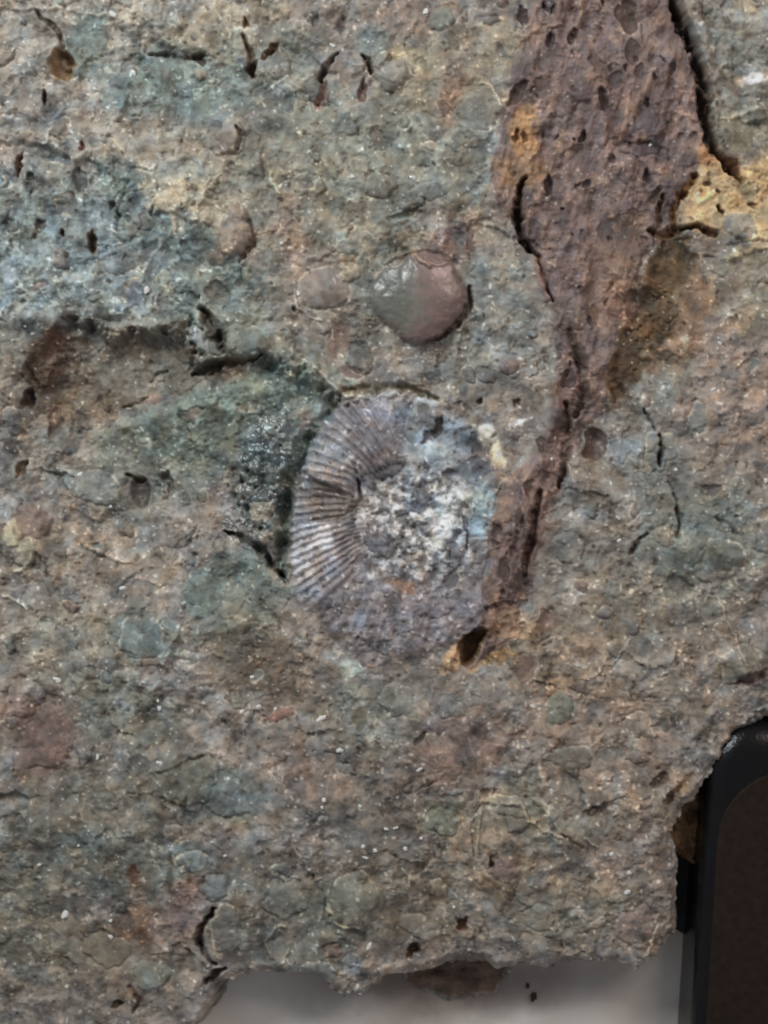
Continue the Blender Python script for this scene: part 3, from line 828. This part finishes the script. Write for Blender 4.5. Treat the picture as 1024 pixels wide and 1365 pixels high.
keep_v = (sd < SK + 1.0) | (ld1 < 5) | (ld2 < 5)

LIN = np.where(C / 255 <= .04045, C / 255 / 12.92, ((np.clip(C, 0, 255) / 255 + .055) / 1.055) ** 2.4).astype(f32)
ALB = np.clip(LIN * 1.55, .012, .82)


# ------------------------------------------------------------------ materials
def nodes(name):
    m = bpy.data.materials.new(name)
    m.use_nodes = True
    nt = m.node_tree
    return m, nt, nt.nodes['Principled BSDF']


def stone_material():
    m, nt, b = nodes('stone')
    L = nt.links.new
    at = nt.nodes.new('ShaderNodeAttribute')
    at.attribute_name = 'stone'
    ar = nt.nodes.new('ShaderNodeAttribute')
    ar.attribute_name = 'gloss'
    tc_ = nt.nodes.new('ShaderNodeTexCoord')
    n1 = nt.nodes.new('ShaderNodeTexNoise')
    n1.inputs['Scale'].default_value = 2200
    n1.inputs['Detail'].default_value = 4
    n1.inputs['Roughness'].default_value = .65
    L(tc_.outputs['Object'], n1.inputs['Vector'])
    rp = nt.nodes.new('ShaderNodeMapRange')
    rp.inputs[1].default_value = .25
    rp.inputs[2].default_value = .75
    rp.inputs[3].default_value = .92
    rp.inputs[4].default_value = 1.08
    L(n1.outputs['Fac'], rp.inputs[0])
    mx = nt.nodes.new('ShaderNodeVectorMath')
    mx.operation = 'SCALE'
    L(at.outputs['Color'], mx.inputs[0])
    L(rp.outputs[0], mx.inputs['Scale'])
    L(mx.outputs[0], b.inputs['Base Color'])
    n2 = nt.nodes.new('ShaderNodeTexNoise')
    n2.inputs['Scale'].default_value = 3300
    n2.inputs['Detail'].default_value = 3
    L(tc_.outputs['Object'], n2.inputs['Vector'])
    bp = nt.nodes.new('ShaderNodeBump')
    bp.inputs['Strength'].default_value = .3
    bp.inputs['Distance'].default_value = .0002
    L(n2.outputs['Fac'], bp.inputs['Height'])
    L(bp.outputs[0], b.inputs['Normal'])
    L(ar.outputs['Fac'], b.inputs['Roughness'])
    sp = nt.nodes.new('ShaderNodeMapRange')      # damp stone carries a film of water
    sp.inputs[1].default_value = .2
    sp.inputs[2].default_value = .5
    sp.inputs[3].default_value = 1.0
    sp.inputs[4].default_value = .45
    L(ar.outputs['Fac'], sp.inputs[0])
    L(sp.outputs[0], b.inputs['Specular IOR Level'])
    return m


def plain(name, col, rough, spec=.5, var=.1, scale=300, bump_d=0.0, bscale=1500):
    m, nt, b = nodes(name)
    L = nt.links.new
    tc_ = nt.nodes.new('ShaderNodeTexCoord')
    n = nt.nodes.new('ShaderNodeTexNoise')
    n.inputs['Scale'].default_value = scale
    n.inputs['Detail'].default_value = 5
    L(tc_.outputs['Object'], n.inputs['Vector'])
    r = nt.nodes.new('ShaderNodeValToRGB')
    r.color_ramp.elements[0].position = .3
    r.color_ramp.elements[1].position = .7
    r.color_ramp.elements[0].color = tuple(c * (1 - var) for c in col) + (1,)
    r.color_ramp.elements[1].color = tuple(min(1, c * (1 + var)) for c in col) + (1,)
    L(n.outputs['Fac'], r.inputs[0])
    L(r.outputs[0], b.inputs['Base Color'])
    b.inputs['Roughness'].default_value = rough
    b.inputs['Specular IOR Level'].default_value = spec
    if bump_d:
        n2 = nt.nodes.new('ShaderNodeTexNoise')
        n2.inputs['Scale'].default_value = bscale
        n2.inputs['Detail'].default_value = 3
        L(tc_.outputs['Object'], n2.inputs['Vector'])
        bp = nt.nodes.new('ShaderNodeBump')
        bp.inputs['Strength'].default_value = .6
        bp.inputs['Distance'].default_value = bump_d
        L(n2.outputs['Fac'], bp.inputs['Height'])
        L(bp.outputs[0], b.inputs['Normal'])
    return m


STONE = stone_material()
CRYSTAL = plain('calcite', (.80, .80, .77), .28, .5, .08)

# ------------------------------------------------------------------ cut the surface into its parts
VX = ((X - CX) * S).astype(f32)
VY = ((CY - Y) * S).astype(f32)
VZ = (Z * S).astype(f32)
vid = np.arange(NX * NY, dtype=np.int32).reshape(NY, NX)
quads = np.stack([vid[:-1, :-1], vid[1:, :-1], vid[1:, 1:], vid[:-1, 1:]], -1).reshape(-1, 4)
kv = keep_v.reshape(-1)
fok = kv[quads].all(1)
fid = ID[:-1, :-1].reshape(-1)
fsd = sd[:-1, :-1].reshape(-1)
fid = np.where(fsd > -1, 0, fid)
quads, fid = quads[fok], fid[fok]
order = np.argsort(fid, kind='stable')
quads, fid = quads[order], fid[order]
start = np.searchsorted(fid, np.arange(len(names) + 1))
P3 = np.stack([VX, VY, VZ], -1).reshape(-1, 3)
AL = np.concatenate([ALB.reshape(-1, 3), np.ones((NX * NY, 1), f32)], 1)
RO = R.reshape(-1)

col = sc.collection
rock = bpy.data.objects.new('fossil_rock', None)
col.objects.link(rock)
rock.empty_display_size = .02
rock['label'] = 'rough grey-green conglomerate rock slab with an embedded ribbed ammonite and red-brown vein'
rock['category'] = 'rock'
rock['kind'] = 'thing'


def make(name, q, parent):
    u, inv = np.unique(q, return_inverse=True)
    me = bpy.data.meshes.new(name)
    me.vertices.add(len(u))
    me.vertices.foreach_set('co', P3[u].reshape(-1))
    me.loops.add(q.size)
    me.loops.foreach_set('vertex_index', inv.reshape(-1).astype(np.int32))
    me.polygons.add(len(q))
    me.polygons.foreach_set('loop_start', np.arange(0, q.size, 4, dtype=np.int32))
    me.polygons.foreach_set('use_smooth', np.ones(len(q), bool))
    ca = me.attributes.new('stone', 'FLOAT_COLOR', 'POINT')
    ca.data.foreach_set('color', AL[u].reshape(-1))
    ga = me.attributes.new('gloss', 'FLOAT', 'POINT')
    ga.data.foreach_set('value', RO[u])
    me.update(calc_edges=True)
    me.materials.append(STONE)
    o = bpy.data.objects.new(name, me)
    col.objects.link(o)
    o.parent = parent
    return o


PART_LABEL = {'matrix': 'grey-green gritty stone matrix', 'vein': 'red-brown porous vein crossing the slab', 'pebble': 'smooth half-buried red-brown pebble',
              'ammonite': 'coiled grey-violet ammonite shell', 'umbilicus': 'white and grey crusted centre of the coil'}
made = {}
for k in [0, VEIN, AMM] + [q for q in names if q not in (0, VEIN, AMM)]:
    q = quads[start[k]:start[k + 1]]
    if len(q) < 12:
        continue
    n = names[k]
    par = rock
    nm = n
    if n in ('rib', 'umbilicus', 'umbilical_clast'):
        par = made[AMM]
        nm = 'clast' if n == 'umbilical_clast' else n
    if n == 'vein_clast':
        par, nm = made[VEIN], 'clast'
    o = make(nm, q, par)
    made[k] = o
    if n in PART_LABEL:
        o['label'] = PART_LABEL[n]


def height(x, y):
    return VZ[np.searchsorted(ys, y), np.searchsorted(xs, x)]


# ------------------------------------------------------------------ white crystal grains
def crystal_mesh(seed):
    r = np.random.default_rng(seed)
    n = 7
    vs = []
    for ring, (zz, rad) in enumerate([(-.5, .75), (.15, 1.0), (.6, .6)]):
        for i in range(n):
            a = 2 * math.pi * i / n + .2 * r.normal()
            q = rad * r.uniform(.75, 1.15)
            vs.append((q * math.cos(a), q * math.sin(a) * .8, zz + .12 * r.normal()))
    vs.append((0.05, 0, .72))
    fs = []
    for g in (0, 1):
        for i in range(n):
            a, b = g * n + i, g * n + (i + 1) % n
            fs.append((a, b, b + n, a + n))
    for i in range(n):
        fs.append((2 * n + i, 2 * n + (i + 1) % n, 3 * n))
    me = bpy.data.meshes.new('crystal_grain')
    me.from_pydata(vs, [], fs)
    me.materials.append(CRYSTAL)
    return me


cm = [crystal_mesh(i) for i in range(4)]
spots = [(196, 387, 4.5, 5.5), (454, 999, 6.5, 4.5), (345, 942, 3.5, 4), (336, 903, 4, 3), (130, 1009, 2.5, 4.5), (162, 784, 4.5, 3.5), (213, 943, 2.5, 4), (212, 933, 2, 2.5),
         (367, 945, 2.5, 2.5), (51, 1154, 3, 2.5), (550, 238, 4.5, 3.5), (562, 1117, 3, 3), (500, 1133, 3.5, 3), (484, 1127, 3, 3.5), (487, 1142, 4, 2), (528, 1102, 5, 2), (515, 1104, 4, 2),
         (540, 1130, 3, 5), (710, 941, 3.5, 3), (816, 1139, 4, 3.5), (840, 1165, 4, 3), (837, 1190, 5, 4), (145, 1252, 3.5, 3), (146, 1230, 3, 2.5), (84, 1222, 5, 8), (428, 957, 8, 4),
         (75, 906, 6, 4), (430, 1074, 2.5, 3), (492, 1265, 3, 7), (560, 1024, 6, 2.5), (214, 1016, 5, 3.5), (104, 632, 5, 3.5), (145, 675, 2.5, 2.5), (867, 193, 3, 2.5), (823, 690, 4, 2),
         (825, 720, 4, 3), (900, 626, 3, 2.5), (948, 520, 4, 3), (958, 458, 3, 2.5), (735, 612, 2.5, 2.5), (344, 755, 2, 5), (432, 1064, 3, 4), (480, 1073, 2.5, 2.5), (606, 1213, 2.5, 2.5),
         (568, 13, 4, 5), (491, 55, 2, 2), (443, 58, 4, 2.5), (376, 325, 3, 2.5), (470, 237, 4, 3), (398, 392, 3, 3), (1020, 640, 3, 4), (230, 1128, 2, 2), (104, 1128, 2, 2), (300, 1140, 2.5, 2)]
for i, (x, y, rx, ry) in enumerate(spots):
    o = bpy.data.objects.new('crystal_grain', cm[i % 4])
    col.objects.link(o)
    o.parent = rock
    o.location = ((x - CX) * S, (CY - y) * S, float(height(x, y)) + .6 * S)
    o.scale = (rx * S, ry * S * 1.2, min(rx, ry) * S * .8)
    o.rotation_euler = (.15 * math.sin(i * 7.), .15 * math.cos(i * 5.), .5 * math.sin(i * 3.1))

# ------------------------------------------------------------------ pale tabletop
def grid_plane(name, x0, x1, y0, y1, z, mat):
    me = bpy.data.meshes.new(name)
    me.from_pydata([(x0, y0, z), (x1, y0, z), (x1, y1, z), (x0, y1, z)], [], [(0, 1, 2, 3)])
    me.materials.append(mat)
    o = bpy.data.objects.new(name, me)
    col.objects.link(o)
    return o


def table_material():
    m, nt, b = nodes('pale_board')
    L = nt.links.new
    tc_ = nt.nodes.new('ShaderNodeTexCoord')
    n = nt.nodes.new('ShaderNodeTexNoise')
    n.inputs['Scale'].default_value = 38
    n.inputs['Detail'].default_value = 6
    L(tc_.outputs['Object'], n.inputs['Vector'])
    r = nt.nodes.new('ShaderNodeValToRGB')
    r.color_ramp.elements[0].position = .35
    r.color_ramp.elements[1].position = .62
    r.color_ramp.elements[0].color = (.66, .60, .53, 1)
    r.color_ramp.elements[1].color = (.80, .77, .71, 1)
    L(n.outputs['Fac'], r.inputs[0])
    # brown stain with the stone's shadow painted into the board colour
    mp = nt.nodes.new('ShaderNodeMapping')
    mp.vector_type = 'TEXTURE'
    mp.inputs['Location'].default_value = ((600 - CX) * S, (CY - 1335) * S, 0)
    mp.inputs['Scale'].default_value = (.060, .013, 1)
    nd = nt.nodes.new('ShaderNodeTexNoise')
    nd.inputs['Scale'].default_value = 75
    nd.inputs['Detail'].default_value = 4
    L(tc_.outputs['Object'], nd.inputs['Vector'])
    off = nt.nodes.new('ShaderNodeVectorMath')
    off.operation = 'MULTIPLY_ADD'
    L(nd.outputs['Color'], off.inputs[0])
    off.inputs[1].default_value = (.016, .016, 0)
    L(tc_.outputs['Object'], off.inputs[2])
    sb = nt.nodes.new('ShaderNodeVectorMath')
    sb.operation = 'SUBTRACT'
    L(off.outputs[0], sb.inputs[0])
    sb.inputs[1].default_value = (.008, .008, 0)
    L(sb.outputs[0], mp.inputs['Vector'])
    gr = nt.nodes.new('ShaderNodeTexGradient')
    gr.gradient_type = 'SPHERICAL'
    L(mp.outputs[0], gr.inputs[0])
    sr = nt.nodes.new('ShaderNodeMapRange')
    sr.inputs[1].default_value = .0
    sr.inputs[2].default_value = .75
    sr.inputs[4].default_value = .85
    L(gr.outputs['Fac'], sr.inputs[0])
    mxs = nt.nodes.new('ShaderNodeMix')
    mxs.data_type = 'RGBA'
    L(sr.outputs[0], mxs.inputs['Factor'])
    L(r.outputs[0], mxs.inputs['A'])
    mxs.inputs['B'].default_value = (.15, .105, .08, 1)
    L(mxs.outputs['Result'], b.inputs['Base Color'])
    b.inputs['Roughness'].default_value = .45
    n2 = nt.nodes.new('ShaderNodeTexNoise')
    n2.inputs['Scale'].default_value = 420
    L(tc_.outputs['Object'], n2.inputs['Vector'])
    bp = nt.nodes.new('ShaderNodeBump')
    bp.inputs['Strength'].default_value = .25
    bp.inputs['Distance'].default_value = .0004
    L(n2.outputs['Fac'], bp.inputs['Height'])
    L(bp.outputs[0], b.inputs['Normal'])
    return m


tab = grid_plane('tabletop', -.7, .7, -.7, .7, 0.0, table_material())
tab['kind'] = 'structure'

# ------------------------------------------------------------------ dark bracket holding the slab's corner
BLACK = plain('black_enamel', (.004, .004, .0045), .22, .34, .3, 200, .00016, 1100)
BROWN = plain('brown_face', (.024, .0165, .0125), .55, .08, .18, 500, .00004, 2500)
STRIP = plain('dark_grey', (.030, .034, .032), .7, .3, .15, 400, .00005, 1800)


def rounded(pts, rad, n=10):
    """polygon with rounded corners; rad per corner"""
    out = []
    m = len(pts)
    for i in range(m):
        p0, p1, p2 = np.array(pts[i - 1], float), np.array(pts[i], float), np.array(pts[(i + 1) % m], float)
        a = (p0 - p1) / np.linalg.norm(p0 - p1)
        b = (p2 - p1) / np.linalg.norm(p2 - p1)
        half = math.acos(np.clip(a @ b, -1, 1)) / 2
        tl = rad[i] / math.tan(half)
        c = p1 + (a + b) / np.linalg.norm(a + b) * rad[i] / math.sin(half)
        v0 = p1 + a * tl - c
        v1 = p1 + b * tl - c
        a0 = math.atan2(v0[1], v0[0])
        da = (math.atan2(v1[1], v1[0]) - a0 + math.pi) % (2 * math.pi) - math.pi
        for k in range(n + 1):
            q = a0 + da * k / n
            out.append((c[0] + rad[i] * math.cos(q), c[1] + rad[i] * math.sin(q)))
    return np.array(out)


def loft(name, rings, mat, parent=None, cap=True):
    """rings: list of (N,2 plan points, z units)"""
    n = len(rings[0][0])
    vs, fs = [], []
    for p, z in rings:
        for q in p:
            vs.append(((q[0] - CX) * S, (CY - q[1]) * S, z * S))
    for g in range(len(rings) - 1):
        for i in range(n):
            fs.append((g * n + i, g * n + (i + 1) % n, (g + 1) * n + (i + 1) % n, (g + 1) * n + i))
    if cap:
        fs.append(tuple((len(rings) - 1) * n + i for i in range(n)))
    me = bpy.data.meshes.new(name)
    me.from_pydata(vs, [], fs)
    import bmesh
    bm = bmesh.new()
    bm.from_mesh(me)
    bmesh.ops.recalc_face_normals(bm, faces=bm.faces)
    bm.to_mesh(me)
    bm.free()
    for p in me.polygons:
        p.use_smooth = len(p.vertices) == 4
    me.materials.append(mat)
    o = bpy.data.objects.new(name, me)
    col.objects.link(o)
    o.parent = parent
    return o


def inset(p, d):
    q = np.roll(p, -1, 0) - np.roll(p, 1, 0)
    nrm = np.stack([-q[:, 1], q[:, 0]], 1)
    nrm /= np.linalg.norm(nrm, axis=1)[:, None] + 1e-9
    c = p.mean(0)
    sgn = np.sign(((c - p) * nrm).sum())
    return p + nrm * d * sgn


br = bpy.data.objects.new('display_bracket', None)
col.objects.link(br)
br.location = (0, 0, 0)
br['label'] = 'dark brown and black rounded bracket beside the notched corner of the rock'
br['category'] = 'bracket'
outer = rounded([(948, 962), (1245, 962), (1245, 1760), (899, 1760)], [72, 60, 60, 60])
BT = T + 6
rings = [(outer, 0), (outer, BT - 28)]
for k in range(1, 13):
    a = k / 12 * math.pi / 2
    rings.append((inset(outer, 44 * (1 - math.cos(a))), BT - 28 + 28 * math.sin(a)))
loft('rim', rings, BLACK, br)
face = rounded([(961, 1026), (1212, 1026), (1212, 1728), (920, 1728)], [100, 40, 40, 40])
frings = [(face, BT - 18), (face, BT + 1.2), (inset(face, .8), BT + 2.0), (inset(face, 2.0), BT + 2.3)]
loft('face_plate', frings, BROWN, br)
pad = rounded([(880, 1092), (1000, 1092), (1000, 1312), (958, 1288), (880, 1238)], [4, 4, 4, 4, 4], 4)  # outline of the dark strip
loft('dark_strip', [(pad, .4), (pad, 10), (inset(pad, 1.5), 11.5)], STRIP, br)  # thin dark grey strip between the rock's corner and the bracket

# ------------------------------------------------------------------ crumbs on the tabletop
CRUMB = plain('crumb_stone', (.05, .035, .025), .8, .3, .4, 3000)


def crumb(seed, x, y, r, label):
    q = np.random.default_rng(seed)
    import bmesh
    bm = bmesh.new()
    bmesh.ops.create_icosphere(bm, subdivisions=2, radius=1)
    for v in bm.verts:
        v.co *= 1 + .22 * q.normal()
        v.co.z *= .7
    lo = min(v.co.z for v in bm.verts)
    for v in bm.verts:
        v.co.z -= lo
    me = bpy.data.meshes.new('crumb')
    bm.to_mesh(me)
    bm.free()
    me.materials.append(CRUMB)
    o = bpy.data.objects.new('crumb', me)
    col.objects.link(o)
    o.location = ((x - CX) * S, (CY - y) * S, 0)
    o.scale = (r * S * .8, r * S * 1.25, r * S)
    o['label'] = label
    o['category'] = 'crumb'
    o['group'] = 'stone crumbs on the tabletop'


crumb(1, 720, 1358, 5.0, 'larger dark brown stone crumb lying loose on the pale tabletop')
crumb(2, 712, 1343, 3.0, 'smaller dark stone crumb between the larger crumb and the rock edge')
